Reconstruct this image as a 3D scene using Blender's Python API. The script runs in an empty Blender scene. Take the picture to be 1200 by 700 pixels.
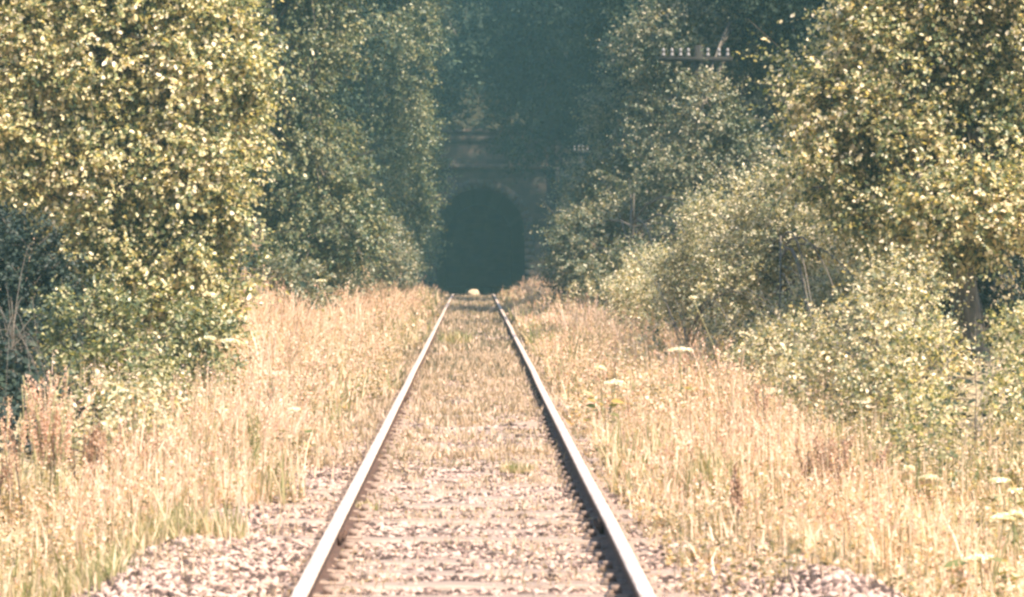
import bpy, math
import numpy as np
from mathutils import Vector, noise

R = math.radians
rng = np.random.default_rng(11)
scene = bpy.context.scene
COL = scene.collection

# ------------------------------------------------------------------ camera
F = 4000.0            # focal length in pixels of the 1200 px wide photograph
VX, VY = 554.5, 298.0  # where the rails meet / the horizon
EYE = 1.47            # eye height above the rail tops (rail tops are z = 0)
cam = bpy.data.cameras.new('camera')
cam.sensor_width = 36.0
cam.lens = 36.0 * F / 1200.0
cam.clip_start = 0.5
cam.clip_end = 2000
cam.dof.use_dof = True
cam.dof.focus_distance = 42.0
cam.dof.aperture_fstop = 6.7
co = bpy.data.objects.new('camera', cam)
COL.objects.link(co)
co.location = (0.0, 0.0, EYE)
co.rotation_euler = (R(90) - math.atan((350 - VY) / F), 0, -math.atan((600 - VX) / F))
scene.camera = co


def P(px, py, d):
    """World point at distance d that stands at pixel px, py of the photograph."""
    s = F / d
    return np.array([(px - VX) / s, d, EYE - (py - VY) / s])


def sm(t, a, b):
    t = np.clip((t - a) / (b - a), 0, 1)
    return t * t * (3 - 2 * t)


# value noise (vectorised) ------------------------------------------------
_perm = rng.random((64, 64))


def vnoise(x, y, s):
    x = np.asarray(x, float) / s + 100.3
    y = np.asarray(y, float) / s + 57.7
    ix, iy = np.floor(x).astype(int), np.floor(y).astype(int)
    fx, fy = x - ix, y - iy
    fx, fy = fx * fx * (3 - 2 * fx), fy * fy * (3 - 2 * fy)
    g = lambda a, b: _perm[a % 64, b % 64]
    return (g(ix, iy) * (1 - fx) + g(ix + 1, iy) * fx) * (1 - fy) + (g(ix, iy + 1) * (1 - fx) + g(ix + 1, iy + 1) * fx) * fy


PORTAL_Y = 174.0
PORTAL_X = 0.38
PORTAL_Z = -0.62


def track_z(y):
    """fall of the line beyond the crest"""
    y = np.asarray(y, float)
    return -0.62 * sm(y, 121, 172)


def ground(x, y):
    x = np.asarray(x, float)
    y = np.asarray(y, float)
    a = np.abs(x)
    z = track_z(y) - 0.155
    z = z - 0.16 * sm(a, 1.55, 2.3) * (1 - sm(y, 100, 130))
    z = z + 0.17 * np.exp(-((x - 1.75) / 0.45) ** 2 - ((y - 15.2) / 2.2) ** 2)      # heap of ballast by the right rail
    z = z + 0.10 * np.exp(-((x + 1.5) / 0.4) ** 2 - ((y - 16.5) / 2.5) ** 2)
    slope = 0.10 + 0.22 * sm(y, 20, 60) + 0.55 * sm(y, 60, 120)
    b0 = 3.0 - 0.3 * sm(y, 60, 140)
    rise = np.clip(a - b0, 0, None) * slope
    cap = 4.0 + 5.0 * sm(y, 60, 150)
    rise = cap * (1 - np.exp(-rise / cap))
    z = z + rise
    hill = 6.9 + np.clip(y - PORTAL_Y, 0, None) * 0.62
    hill = np.minimum(hill, 38 + 0.02 * y)
    z = np.where(y > PORTAL_Y + 0.6, np.maximum(z, hill), z)
    z = z + (vnoise(x, y, 1.3) - .5) * 0.10 * sm(a, 1.9, 3.2) + (vnoise(x, y, .45) - .5) * .035 * sm(a, .2, 1)
    return z


# ------------------------------------------------------------------ mesh helpers
def build(name, V, quads=None, tris=None, mat=None, parent=None, smooth=False, attr=None):
    me = bpy.data.meshes.new(name)
    V = np.ascontiguousarray(V, dtype=np.float32).reshape(-1, 3)
    nq = 0 if quads is None else len(quads)
    nt = 0 if tris is None else len(tris)
    me.vertices.add(len(V))
    me.vertices.foreach_set('co', V.ravel())
    idx = []
    if nq:
        idx.append(np.asarray(quads, np.int32).ravel())
    if nt:
        idx.append(np.asarray(tris, np.int32).ravel())
    idx = np.concatenate(idx)
    me.loops.add(len(idx))
    me.loops.foreach_set('vertex_index', idx)
    starts = np.concatenate([np.arange(nq) * 4, nq * 4 + np.arange(nt) * 3]).astype(np.int32)
    me.polygons.add(nq + nt)
    me.polygons.foreach_set('loop_start', starts)
    if smooth:
        me.polygons.foreach_set('use_smooth', np.ones(nq + nt, bool))
    me.update(calc_edges=True)
    if attr is not None:
        at = me.attributes.new('tint', 'FLOAT', 'POINT')
        at.data.foreach_set('value', np.asarray(attr, np.float32))
    if mat:
        me.materials.append(mat)
    o = bpy.data.objects.new(name, me)
    COL.objects.link(o)
    if parent:
        o.parent = parent
    return o


def props(o, label=None, cat=None, group=None, kind=None):
    if label:
        o['label'] = label
    if cat:
        o['category'] = cat
    if group:
        o['group'] = group
    if kind:
        o['kind'] = kind
    return o


def empty(name, loc, label, cat, group=None):
    o = bpy.data.objects.new(name, None)
    o.empty_display_size = 0.2
    COL.objects.link(o)
    o.location = tuple(float(v) for v in loc)
    return props(o, label, cat, group)


class Soup:
    """collects pieces for ONE mesh"""

    def __init__(s):
        s.V, s.Q, s.T, s.n, s.A = [], [], [], 0, []

    def add(s, V, Q=None, T=None, a=0.5):
        V = np.asarray(V, float).reshape(-1, 3)
        s.V.append(V)
        s.A.append(np.full(len(V), a) if np.isscalar(a) else np.asarray(a, float))
        if Q is not None and len(Q):
            s.Q.append(np.asarray(Q) + s.n)
        if T is not None and len(T):
            s.T.append(np.asarray(T) + s.n)
        s.n += len(V)

    def box(s, c, d, a=0.5):
        c, d = np.asarray(c, float), np.asarray(d, float) / 2
        k = np.array([[-1, -1, -1], [1, -1, -1], [1, 1, -1], [-1, 1, -1], [-1, -1, 1], [1, -1, 1], [1, 1, 1], [-1, 1, 1]])
        s.add(c + k * d, [[0, 3, 2, 1], [4, 5, 6, 7], [0, 1, 5, 4], [1, 2, 6, 5], [2, 3, 7, 6], [3, 0, 4, 7]], a=a)

    def tube(s, pts, rad, n=7, a=0.5):
        pts = np.asarray(pts, float)
        rad = np.broadcast_to(np.asarray(rad, float), (len(pts),))
        t = np.gradient(pts, axis=0)
        t /= np.linalg.norm(t, axis=1)[:, None] + 1e-9
        ref = np.array([0.31, 0.9, 0.22])
        u = np.cross(t, ref)
        u /= np.linalg.norm(u, axis=1)[:, None] + 1e-9
        w = np.cross(t, u)
        ang = np.linspace(0, 2 * math.pi, n, endpoint=False)
        V = pts[:, None] + rad[:, None, None] * (np.cos(ang)[None, :, None] * u[:, None] + np.sin(ang)[None, :, None] * w[:, None])
        Q = []
        for i in range(len(pts) - 1):
            for j in range(n):
                k = (j + 1) % n
                Q.append([i * n + j, i * n + k, (i + 1) * n + k, (i + 1) * n + j])
        T = [[(len(pts) - 1) * n, (len(pts) - 1) * n + j, (len(pts) - 1) * n + j + 1] for j in range(1, n - 1)]
        s.add(V.reshape(-1, 3), Q, T, a)

    def build(s, name, mat, parent=None, smooth=False, origin=None, attr=False):
        V = np.concatenate(s.V)
        if origin is not None:
            V = V - np.asarray(origin)
        return build(name, V, np.concatenate(s.Q) if s.Q else None, np.concatenate(s.T) if s.T else None, mat, parent, smooth,
                     np.concatenate(s.A) if attr else None)


def unit(a):
    return a / (np.linalg.norm(a, axis=-1, keepdims=True) + 1e-9)


LEAF = np.array([[0, 0, 0], [.3, .32, .07], [.72, .26, .03], [1, 0, -.08], [.72, -.26, .03], [.3, -.32, .07]])
LEAFQ = np.array([[0, 3, 2, 1], [0, 5, 4, 3]])


def leaves(pos, d, nrm, size, width=None, tmpl=LEAF, tq=LEAFQ):
    """scatter leaf templates: arrays of positions, directions, normals, sizes -> V, Q"""
    d = unit(d)
    y = unit(np.cross(nrm, d))
    z = np.cross(d, y)
    wd = size if width is None else width
    V = (pos[:, None] + tmpl[None, :, 0:1] * (size[:, None] * d)[:, None]
         + tmpl[None, :, 1:2] * (wd[:, None] * y)[:, None] + tmpl[None, :, 2:3] * (size[:, None] * z)[:, None])
    n = len(pos)
    Q = tq[None] + (np.arange(n) * len(tmpl))[:, None, None]
    return V.reshape(-1, 3), Q.reshape(-1, 4)


def crown(lobes, density, leaf=0.07, twig=0.42, per=14, gap=0.42, nscale=0.55, spread=.5, droop=0.15, tip=0.0, seed=0):
    """lobes: (cx,cy,cz, rx,ry,rz). Returns leaf V,Q, and twig tubes as line list"""
    r = np.random.default_rng(seed + 5)
    C, D = [], []
    for (cx, cy, cz, rx, ry, rz) in lobes:
        area = 4 * math.pi * ((rx * ry + rx * rz + ry * rz) / 3)
        n = int(area * density)
        u = unit(r.normal(size=(n, 3)))
        k = r.uniform(.45, 1.05, n) ** .6
        off = u * k[:, None]
        p = np.array([cx, cy, cz]) + off * np.array([rx, ry, rz])
        C.append(p)
        D.append(u)
    C = np.concatenate(C)
    D = np.concatenate(D)
    keep = np.array([noise.noise(Vector((float(c[0]) / nscale, float(c[1]) / nscale + seed * 3.1, float(c[2]) / nscale))) for c in C])
    m = keep > (gap - 0.5) * 0.9
    m &= C[:, 2] > ground(C[:, 0], C[:, 1]) + 0.02
    C, D = C[m], D[m]
    n = len(C)
    # shoot twigs outward with a random bend
    dr = unit(D * 0.8 + r.normal(size=(n, 3)) * spread + np.array([0, 0, .25]))
    ln = twig * r.uniform(.5, 1.4, n)
    ln = np.where(r.random(n) < tip, ln * 1.9, ln)
    t = (np.arange(per) + .5) / per
    sag = -droop * (t ** 2)[None, :, None] * ln[:, None, None] * np.array([0, 0, 1.0])
    pos = C[:, None] + dr[:, None] * (ln[:, None] * t[None])[..., None] + sag
    side = unit(np.cross(dr, r.normal(size=(n, 3))))
    sgn = np.where(np.arange(per) % 2 == 0, 1, -1)[None, :, None]
    ld = unit(dr[:, None] * .75 + side[:, None] * sgn * 0.9 + r.normal(size=(n, per, 3)) * .35 + np.array([0, 0, -.25]))
    nr = unit(np.array([0, 0, .75]) + D[:, None] * .6 + r.normal(size=(n, per, 3)) * .55)
    pos = pos.reshape(-1, 3) + r.normal(size=(n * per, 3)) * leaf * .25
    sz = (leaf * r.uniform(.6, 1.25, n * per)) * (1 - .35 * np.tile(t, n))
    tw = [(C[i], C[i] + dr[i] * ln[i]) for i in range(n)]
    return leaves(pos, ld.reshape(-1, 3), nr.reshape(-1, 3), sz), tw


# ------------------------------------------------------------------ materials
def nmat(name):
    m = bpy.data.materials.new(name)
    m.use_nodes = True
    nt = m.node_tree
    nt.nodes.clear()
    return m, nt, nt.nodes, nt.links


def leaf_mat(name, cols, trans=0.4, rough=.45, spec=.5):
    """cols: list of (pos, rgb); picked per leaf"""
    m, nt, N, L = nmat(name)
    g = N.new('ShaderNodeNewGeometry')
    tc = N.new('ShaderNodeTexCoord')
    nz = N.new('ShaderNodeTexNoise')
    nz.inputs['Scale'].default_value = 0.9
    nz.inputs['Detail'].default_value = 2
    L.new(tc.outputs['Object'], nz.inputs['Vector'])
    ad = N.new('ShaderNodeMath'); ad.operation = 'MULTIPLY_ADD'
    ad.inputs[1].default_value = 0.9
    ad.inputs[2].default_value = -0.45
    L.new(nz.outputs['Fac'], ad.inputs[0])
    a2 = N.new('ShaderNodeMath'); a2.operation = 'ADD'; a2.use_clamp = True
    L.new(g.outputs['Random Per Island'], a2.inputs[0])
    L.new(ad.outputs[0], a2.inputs[1])
    cr = N.new('ShaderNodeValToRGB')
    e = cr.color_ramp.elements
    while len(e) < len(cols):
        e.new(0.5)
    for i, (p, c) in enumerate(cols):
        e[i].position = p
        e[i].color = (*c, 1)
    L.new(a2.outputs[0], cr.inputs['Fac'])
    pb = N.new('ShaderNodeBsdfPrincipled')
    pb.inputs['Roughness'].default_value = rough
    pb.inputs['Specular IOR Level'].default_value = spec
    L.new(cr.outputs[0], pb.inputs['Base Color'])
    tr = N.new('ShaderNodeBsdfTranslucent')
    mx = N.new('ShaderNodeMixRGB'); mx.blend_type = 'MULTIPLY'
    mx.inputs[0].default_value = 1
    mx.inputs[2].default_value = (1.5, 1.35, .6, 1)
    L.new(cr.outputs[0], mx.inputs[1])
    L.new(mx.outputs[0], tr.inputs['Color'])
    ms = N.new('ShaderNodeMixShader')
    ms.inputs[0].default_value = trans
    L.new(pb.outputs[0], ms.inputs[1])
    L.new(tr.outputs[0], ms.inputs[2])
    out = N.new('ShaderNodeOutputMaterial')
    L.new(ms.outputs[0], out.inputs[0])
    return m


def solid_mat(name, c1, c2, scale=8, rough=.85, bump=.3, spec=.3, detail=6, c3=None, metal=0.0, stretch=(1, 1, 1), island=0.0):
    m, nt, N, L = nmat(name)
    tc = N.new('ShaderNodeTexCoord')
    mp = N.new('ShaderNodeMapping')
    mp.inputs['Scale'].default_value = stretch
    L.new(tc.outputs['Object'], mp.inputs[0])
    nz = N.new('ShaderNodeTexNoise')
    nz.inputs['Scale'].default_value = scale
    nz.inputs['Detail'].default_value = detail
    nz.inputs['Roughness'].default_value = .65
    L.new(mp.outputs[0], nz.inputs['Vector'])
    fac = nz.outputs['Fac']
    if island:
        g = N.new('ShaderNodeNewGeometry')
        mi = N.new('ShaderNodeMath'); mi.operation = 'MULTIPLY_ADD'
        mi.inputs[1].default_value = island
        mi.inputs[2].default_value = -island / 2
        L.new(g.outputs['Random Per Island'], mi.inputs[0])
        ai = N.new('ShaderNodeMath'); ai.operation = 'ADD'; ai.use_clamp = True
        L.new(mi.outputs[0], ai.inputs[0]); L.new(fac, ai.inputs[1])
        fac = ai.outputs[0]
    cr = N.new('ShaderNodeValToRGB')
    e = cr.color_ramp.elements
    e[0].position, e[0].color = .3, (*c1, 1)
    e[1].position, e[1].color = .7, (*c2, 1)
    if c3:
        k = e.new(.52); k.color = (*c3, 1)
    L.new(fac, cr.inputs[0])
    pb = N.new('ShaderNodeBsdfPrincipled')
    pb.inputs['Roughness'].default_value = rough
    pb.inputs['Metallic'].default_value = metal
    pb.inputs['Specular IOR Level'].default_value = spec
    L.new(cr.outputs[0], pb.inputs['Base Color'])
    bp = N.new('ShaderNodeBump')
    bp.inputs['Strength'].default_value = bump
    bp.inputs['Distance'].default_value = .02
    L.new(nz.outputs['Fac'], bp.inputs['Height'])
    L.new(bp.outputs[0], pb.inputs['Normal'])
    out = N.new('ShaderNodeOutputMaterial')
    L.new(pb.outputs[0], out.inputs[0])
    return m


M = {}
M['hazel'] = leaf_mat('hazel_leaves', [(0, (.045, .065, .03)), (.3, (.16, .18, .08)), (.55, (.42, .39, .21)), (.8, (.66, .57, .36)), (1, (.80, .70, .56))], .42, .36)
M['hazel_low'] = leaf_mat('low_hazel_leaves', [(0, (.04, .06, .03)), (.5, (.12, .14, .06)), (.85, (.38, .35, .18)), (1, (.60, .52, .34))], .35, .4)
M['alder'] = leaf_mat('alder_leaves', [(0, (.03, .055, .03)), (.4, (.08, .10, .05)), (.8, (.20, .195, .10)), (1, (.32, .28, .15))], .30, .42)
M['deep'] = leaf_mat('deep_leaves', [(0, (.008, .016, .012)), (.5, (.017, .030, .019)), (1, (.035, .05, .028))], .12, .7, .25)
M['shade_dark'] = leaf_mat('shade_dark_leaves', [(0, (.008, .015, .012)), (.6, (.016, .028, .022)), (1, (.035, .05, .035))], .1, .55, .3)  # near-black thicket leaves: deep shade of the hollows put into the leaf colour
M['willow'] = leaf_mat('sallow_leaves', [(0, (.06, .08, .045)), (.35, (.23, .23, .13)), (.65, (.47, .42, .28)), (1, (.68, .58, .44))], .35, .42)
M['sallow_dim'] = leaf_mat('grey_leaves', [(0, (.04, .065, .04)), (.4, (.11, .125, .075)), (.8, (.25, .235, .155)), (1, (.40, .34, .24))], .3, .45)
M['rowan'] = leaf_mat('rowan_leaves', [(0, (.04, .06, .03)), (.35, (.15, .17, .08)), (.65, (.42, .38, .21)), (.9, (.66, .55, .36)), (1, (.78, .67, .52))], .42, .36)
M['bramble'] = leaf_mat('bramble_leaves', [(0, (.06, .08, .045)), (.35, (.24, .23, .13)), (.65, (.50, .43, .28)), (1, (.70, .58, .44))], .35, .42)
M['straw'] = leaf_mat('straw_blades', [(0, (.19, .16, .09)), (.3, (.48, .34, .24)), (.6, (.70, .49, .38)), (1, (.82, .64, .53))], .35, .6, .3)
M['greengrass'] = leaf_mat('green_blades', [(0, (.10, .13, .05)), (.4, (.26, .24, .11)), (.75, (.54, .41, .27)), (1, (.68, .52, .39))], .35, .55, .3)
M['moss'] = leaf_mat('moss_leaves', [(0, (.12, .11, .06)), (.3, (.28, .21, .14)), (.65, (.47, .34, .25)), (1, (.62, .46, .37))], .3, .6, .3)
M['seed'] = leaf_mat('seed_heads', [(0, (.32, .18, .13)), (.5, (.62, .41, .32)), (1, (.78, .58, .48))], .3, .7, .2)
M['dullgrass'] = leaf_mat('dull_blades', [(0, (.055, .06, .035)), (.5, (.13, .115, .075)), (1, (.28, .22, .16))], .3, .6, .2)
M['forb'] = leaf_mat('forb_leaves', [(0, (.08, .09, .045)), (.3, (.26, .22, .13)), (.6, (.54, .40, .29)), (1, (.76, .58, .48))], .35, .5, .4)
M['dock'] = leaf_mat('dock_seeds', [(0, (.16, .08, .05)), (.4, (.34, .20, .13)), (1, (.58, .40, .30))], .25, .7, .2)
M['umbel'] = leaf_mat('umbel_florets', [(0, (.62, .58, .44)), (.5, (.78, .74, .62)), (1, (.85, .82, .74))], .25, .6, .3)
M['bark'] = solid_mat('bark', (.05, .04, .03), (.17, .14, .11), 14, .9, .6, stretch=(1, 1, .25))
M['stem'] = solid_mat('green_stem', (.14, .14, .06), (.34, .28, .15), 20, .7, .1)
M['stone'] = solid_mat('ballast_stone', (.05, .033, .028), (.42, .295, .245), 3.0, .95, .5, c3=(.24, .16, .135), island=1.1)
M['rust'] = solid_mat('rusty_rail_side', (.035, .02, .015), (.12, .065, .045), 12, .85, .4)
M['chair'] = solid_mat('dusty_iron', (.10, .065, .05), (.30, .22, .18), 14, .95, .5)
M['railtop'] = solid_mat('worn_rail_head', (.42, .28, .21), (.78, .63, .54), 7, .42, .1, spec=.6, stretch=(4, .5, 4), metal=.15)
M['sleeper'] = solid_mat('weathered_sleeper', (.12, .085, .065), (.38, .285, .235), 5, .85, .6, stretch=(.5, 6, 6))
M['boulder'] = solid_mat('pale_boulder', (.22, .17, .11), (.46, .37, .26), 6, .8, .3)
M['pole'] = solid_mat('pole_timber', (.008, .007, .007), (.022, .019, .016), 6, .85, .4, stretch=(1, 1, .1))
M['ceramic'] = solid_mat('insulator_ceramic', (.11, .10, .10), (.19, .175, .17), 4, .6, 0, spec=.6)

# masonry
m, nt, N, L = nmat('tunnel_masonry')
tc = N.new('ShaderNodeTexCoord')
mp = N.new('ShaderNodeMapping')
mp.inputs['Rotation'].default_value = (R(90), 0, 0)
L.new(tc.outputs['Object'], mp.inputs[0])
br = N.new('ShaderNodeTexBrick')
br.inputs['Scale'].default_value = 1
br.inputs['Brick Width'].default_value = .62
br.inputs['Row Height'].default_value = .30
br.inputs['Mortar Size'].default_value = .015
br.inputs['Color1'].default_value = (.085, .058, .046, 1)
br.inputs['Color2'].default_value = (.05, .038, .032, 1)
br.inputs['Mortar'].default_value = (.04, .036, .03, 1)
L.new(mp.outputs[0], br.inputs[0])
nz = N.new('ShaderNodeTexNoise'); nz.inputs['Scale'].default_value = 1.2; nz.inputs['Detail'].default_value = 8
L.new(tc.outputs['Object'], nz.inputs[0])
mx = N.new('ShaderNodeMixRGB'); mx.blend_type = 'MULTIPLY'; mx.inputs[0].default_value = .7
cr = N.new('ShaderNodeValToRGB')
cr.color_ramp.elements[0].position = .35; cr.color_ramp.elements[0].color = (.28, .34, .26, 1)
cr.color_ramp.elements[1].position = .65; cr.color_ramp.elements[1].color = (1, 1, 1, 1)
L.new(nz.outputs[0], cr.inputs[0]); L.new(br.outputs[0], mx.inputs[1]); L.new(cr.outputs[0], mx.inputs[2])
pb = N.new('ShaderNodeBsdfPrincipled'); pb.inputs['Roughness'].default_value = .9
L.new(mx.outputs[0], pb.inputs['Base Color'])
bp = N.new('ShaderNodeBump'); bp.inputs['Strength'].default_value = .6; bp.inputs['Distance'].default_value = .03
L.new(br.outputs['Fac'], bp.inputs['Height']); bp.invert = True
L.new(bp.outputs[0], pb.inputs['Normal'])
out = N.new('ShaderNodeOutputMaterial'); L.new(pb.outputs[0], out.inputs[0])
M['masonry'] = m
M['coping'] = solid_mat('coping_stone', (.04, .03, .024), (.11, .08, .065), 3, .9, .5)

# ground: gravel near the track, straw litter and soil on the verges
m, nt, N, L = nmat('ground_surface')
tc = N.new('ShaderNodeTexCoord')
sx = N.new('ShaderNodeSeparateXYZ'); L.new(tc.outputs['Object'], sx.inputs[0])
ab = N.new('ShaderNodeMath'); ab.operation = 'ABSOLUTE'; L.new(sx.outputs[0], ab.inputs[0])
n1 = N.new('ShaderNodeTexNoise'); n1.inputs['Scale'].default_value = 1.1; n1.inputs['Detail'].default_value = 5; L.new(tc.outputs['Object'], n1.inputs[0])
ma = N.new('ShaderNodeMath'); ma.operation = 'MULTIPLY_ADD'; ma.inputs[1].default_value = 2.0; L.new(n1.outputs[0], ma.inputs[0]); L.new(ab.outputs[0], ma.inputs[2])
mr = N.new('ShaderNodeMapRange'); mr.inputs[1].default_value = 2.6; mr.inputs[2].default_value = 3.5; L.new(ma.outputs[0], mr.inputs[0])
vo = N.new('ShaderNodeTexVoronoi'); vo.inputs['Scale'].default_value = 24; L.new(tc.outputs['Object'], vo.inputs[0])
c1 = N.new('ShaderNodeValToRGB')
c1.color_ramp.elements[0].color = (.07, .05, .04, 1); c1.color_ramp.elements[1].color = (.30, .23, .19, 1)
L.new(vo.outputs['Color'], c1.inputs[0])
n2 = N.new('ShaderNodeTexNoise'); n2.inputs['Scale'].default_value = 7; n2.inputs['Detail'].default_value = 9; n2.inputs['Roughness'].default_value = .7; L.new(tc.outputs['Object'], n2.inputs[0])
c2 = N.new('ShaderNodeValToRGB')
c2.color_ramp.elements[0].position = .32; c2.color_ramp.elements[0].color = (.12, .10, .06, 1)
c2.color_ramp.elements[1].position = .66; c2.color_ramp.elements[1].color = (.50, .38, .24, 1)
L.new(n2.outputs[0], c2.inputs[0])
# bare dark leaf mould on the high banks and hill
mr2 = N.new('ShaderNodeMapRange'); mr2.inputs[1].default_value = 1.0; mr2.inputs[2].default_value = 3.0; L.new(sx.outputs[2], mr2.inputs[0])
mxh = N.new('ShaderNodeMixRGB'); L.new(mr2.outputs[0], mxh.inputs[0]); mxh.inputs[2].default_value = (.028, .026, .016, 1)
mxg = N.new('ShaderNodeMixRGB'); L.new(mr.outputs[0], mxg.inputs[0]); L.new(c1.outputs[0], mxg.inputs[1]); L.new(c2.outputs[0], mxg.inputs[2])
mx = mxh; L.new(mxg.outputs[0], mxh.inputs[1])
pb = N.new('ShaderNodeBsdfPrincipled'); pb.inputs['Roughness'].default_value = .95; pb.inputs['Specular IOR Level'].default_value = .15
L.new(mx.outputs[0], pb.inputs['Base Color'])
bp = N.new('ShaderNodeBump'); bp.inputs['Strength'].default_value = .8; bp.inputs['Distance'].default_value = .03
L.new(vo.outputs['Distance'], bp.inputs['Height']); L.new(bp.outputs[0], pb.inputs['Normal'])
out = N.new('ShaderNodeOutputMaterial'); L.new(pb.outputs[0], out.inputs[0])
M['ground'] = m

# ------------------------------------------------------------------ terrain
xs = np.unique(np.concatenate([np.linspace(-6, 6, 121), np.linspace(-20, -6, 36), np.linspace(6, 20, 36), np.linspace(-150, -20, 27), np.linspace(20, 150, 27)]).round(4))
TH = 2.25
xs = np.unique(np.concatenate([xs, [PORTAL_X - TH, PORTAL_X + TH]]).round(4))
ys = np.unique(np.concatenate([np.linspace(-20, 10, 11), np.linspace(10, 40, 101), np.linspace(40, 174, 150), [174.55, 174.7], np.linspace(176, 250, 38)]).round(4))
X, Y = np.meshgrid(xs, ys)
Z = ground(X, Y)
nx, ny = len(xs), len(ys)
V = np.stack([X, Y, Z], -1).reshape(-1, 3)
i, j = np.meshgrid(np.arange(nx - 1), np.arange(ny - 1))
q = np.stack([j * nx + i, j * nx + i + 1, (j + 1) * nx + i + 1, (j + 1) * nx + i], -1).reshape(-1, 4)
cx = V[q].mean(1)
# the mouth of the tunnel is left open in the face of the hill
hole = (np.abs(cx[:, 0] - PORTAL_X) < TH) & (cx[:, 1] > 174.5) & (cx[:, 1] < 174.72)
g = build('ground', V, q[~hole], mat=M['ground'], smooth=True)
props(g, kind='structure')

# ------------------------------------------------------------------ tunnel portal
pz = PORTAL_Z
CR = 5.45           # crown height above rail level
RW = 2.25           # half width
spring = CR - RW
portal = empty('tunnel_portal', (PORTAL_X, PORTAL_Y, pz - .3), 'dark stone railway tunnel portal with round arch at the far end of the track', 'tunnel')
po = np.array([PORTAL_X, PORTAL_Y, pz - .3])


def arch_pts(r, base, n=24, zc=None):
    zc = (pz + spring) if zc is None else zc
    a = np.linspace(math.pi, 0, n)
    pts = [(PORTAL_X - r, base)] + [(PORTAL_X + r * math.cos(t), zc + r * math.sin(t)) for t in a] + [(PORTAL_X + r, base)]
    return np.array(pts)


top = pz + 7.75
s = Soup()
inner = arch_pts(RW + .42, pz - .6)
k = len(inner)
outer = []
for p_, (px_, pz_) in enumerate(inner):
    # project to the outline of the headwall
    if p_ in (0,):
        outer.append((PORTAL_X - 6.5, pz - .6))
    elif p_ == k - 1:
        outer.append((PORTAL_X + 4.1, pz - .6))
    else:
        a = math.atan2(pz_ - (pz + spring), px_ - PORTAL_X)
        c_, s_ = math.cos(a), math.sin(a)
        cand = []
        if s_ > 1e-3: cand.append((top - pz - spring) / s_)
        if c_ > 1e-3: cand.append(4.1 / c_)
        if c_ < -1e-3: cand.append(-6.5 / c_)
        t = min(cand)
        outer.append((PORTAL_X + t * c_, pz + spring + t * s_))
outer = np.array(outer)
for (y0, flip) in ((PORTAL_Y, False), (PORTAL_Y + .5, True)):
    VV = np.concatenate([np.c_[inner[:, 0], np.full(k, y0), inner[:, 1]], np.c_[outer[:, 0], np.full(k, y0), outer[:, 1]]])
    Q = [[a_, a_ + 1, k + a_ + 1, k + a_] for a_ in range(k - 1)]
    s.add(VV, Q)
# corners of the outline and top edge
for (xa, za, xb, zb) in ((PORTAL_X - 6.5, pz - .6, PORTAL_X - 6.5, top), (PORTAL_X + 4.1, pz - .6, PORTAL_X + 4.1, top)):
    s.add([[xa, PORTAL_Y, za], [xa, PORTAL_Y + .5, za], [xb, PORTAL_Y + .5, zb], [xb, PORTAL_Y, zb]], [[0, 1, 2, 3]])
fillers = []
for sx_, wx in ((-1, 6.5), (1, 4.1)):
    # triangles between the last radial step and the square corner
    cand = [o_ for o_ in outer if abs(o_[1] - top) < 1e-6]
    side = [o_ for o_ in outer if abs(abs(o_[0] - PORTAL_X) - wx) < 1e-6 and (o_[0] - PORTAL_X) * sx_ > 0]
    c0 = min(cand, key=lambda o_: -o_[0] * sx_)
    c1_ = max(side, key=lambda o_: o_[1])
    s.add([[c0[0], PORTAL_Y, c0[1]], [PORTAL_X + sx_ * wx, PORTAL_Y, top], [c1_[0], PORTAL_Y, c1_[1]]], None, [[0, 1, 2]])
s.build('headwall', M['masonry'], portal, origin=po)
# ring of voussoirs standing proud
s = Soup()
nb = 21
for b in range(nb):
    a0, a1 = math.pi * b / nb, math.pi * (b + 1) / nb
    P8 = []
    for y_ in (PORTAL_Y - .07, PORTAL_Y + .45):
        for (r_, a_) in ((RW, a0), (RW + .44 + .04 * (b % 2), a0), (RW + .44 + .04 * (b % 2), a1), (RW, a1)):
            P8.append([PORTAL_X + r_ * math.cos(a_), y_, pz + spring + r_ * math.sin(a_)])
    s.add(P8, [[0, 1, 2, 3], [4, 7, 6, 5], [0, 4, 5, 1], [1, 5, 6, 2], [2, 6, 7, 3], [3, 7, 4, 0]])
for sx_ in (-1, 1):
    z_ = pz - .5
    b = 0
    while z_ < pz + spring - .05:
        h_ = min(.36, pz + spring - z_)
        w_ = .44 + .08 * (b % 2)
        s.box([PORTAL_X + sx_ * (RW + w_ / 2), PORTAL_Y + .19, z_ + h_ / 2], [w_, .52, h_ - .012])
        z_ += h_
        b += 1
s.build('arch_ring', M['masonry'], portal, origin=po)
# string course, parapet and coping
s = Soup(); s.box([PORTAL_X - 1.2, PORTAL_Y - .02, pz + 6.55], [10.62, .42, .26]); s.build('string_course', M['coping'], portal, origin=po)
s = Soup(); s.box([PORTAL_X - 1.75, PORTAL_Y + .18, top + .26], [7.9, .5, .52])
s.build('parapet', M['masonry'], portal, origin=po)
s = Soup()
for b in range(9):
    s.box([PORTAL_X - 1.75 - 3.6 + b * .9, PORTAL_Y + .18, top + .62], [.885, .66, .20])
s.box([PORTAL_X + 3.2, PORTAL_Y + .2, top + .09], [1.96, .62, .18])
s.build('coping', M['coping'], portal, origin=po)
s = Soup(); s.box([PORTAL_X + 4.25, PORTAL_Y - .05, pz + 3.5], [.9, .9, 8.2]); s.build('pilaster', M['masonry'], portal, origin=po)
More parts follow.
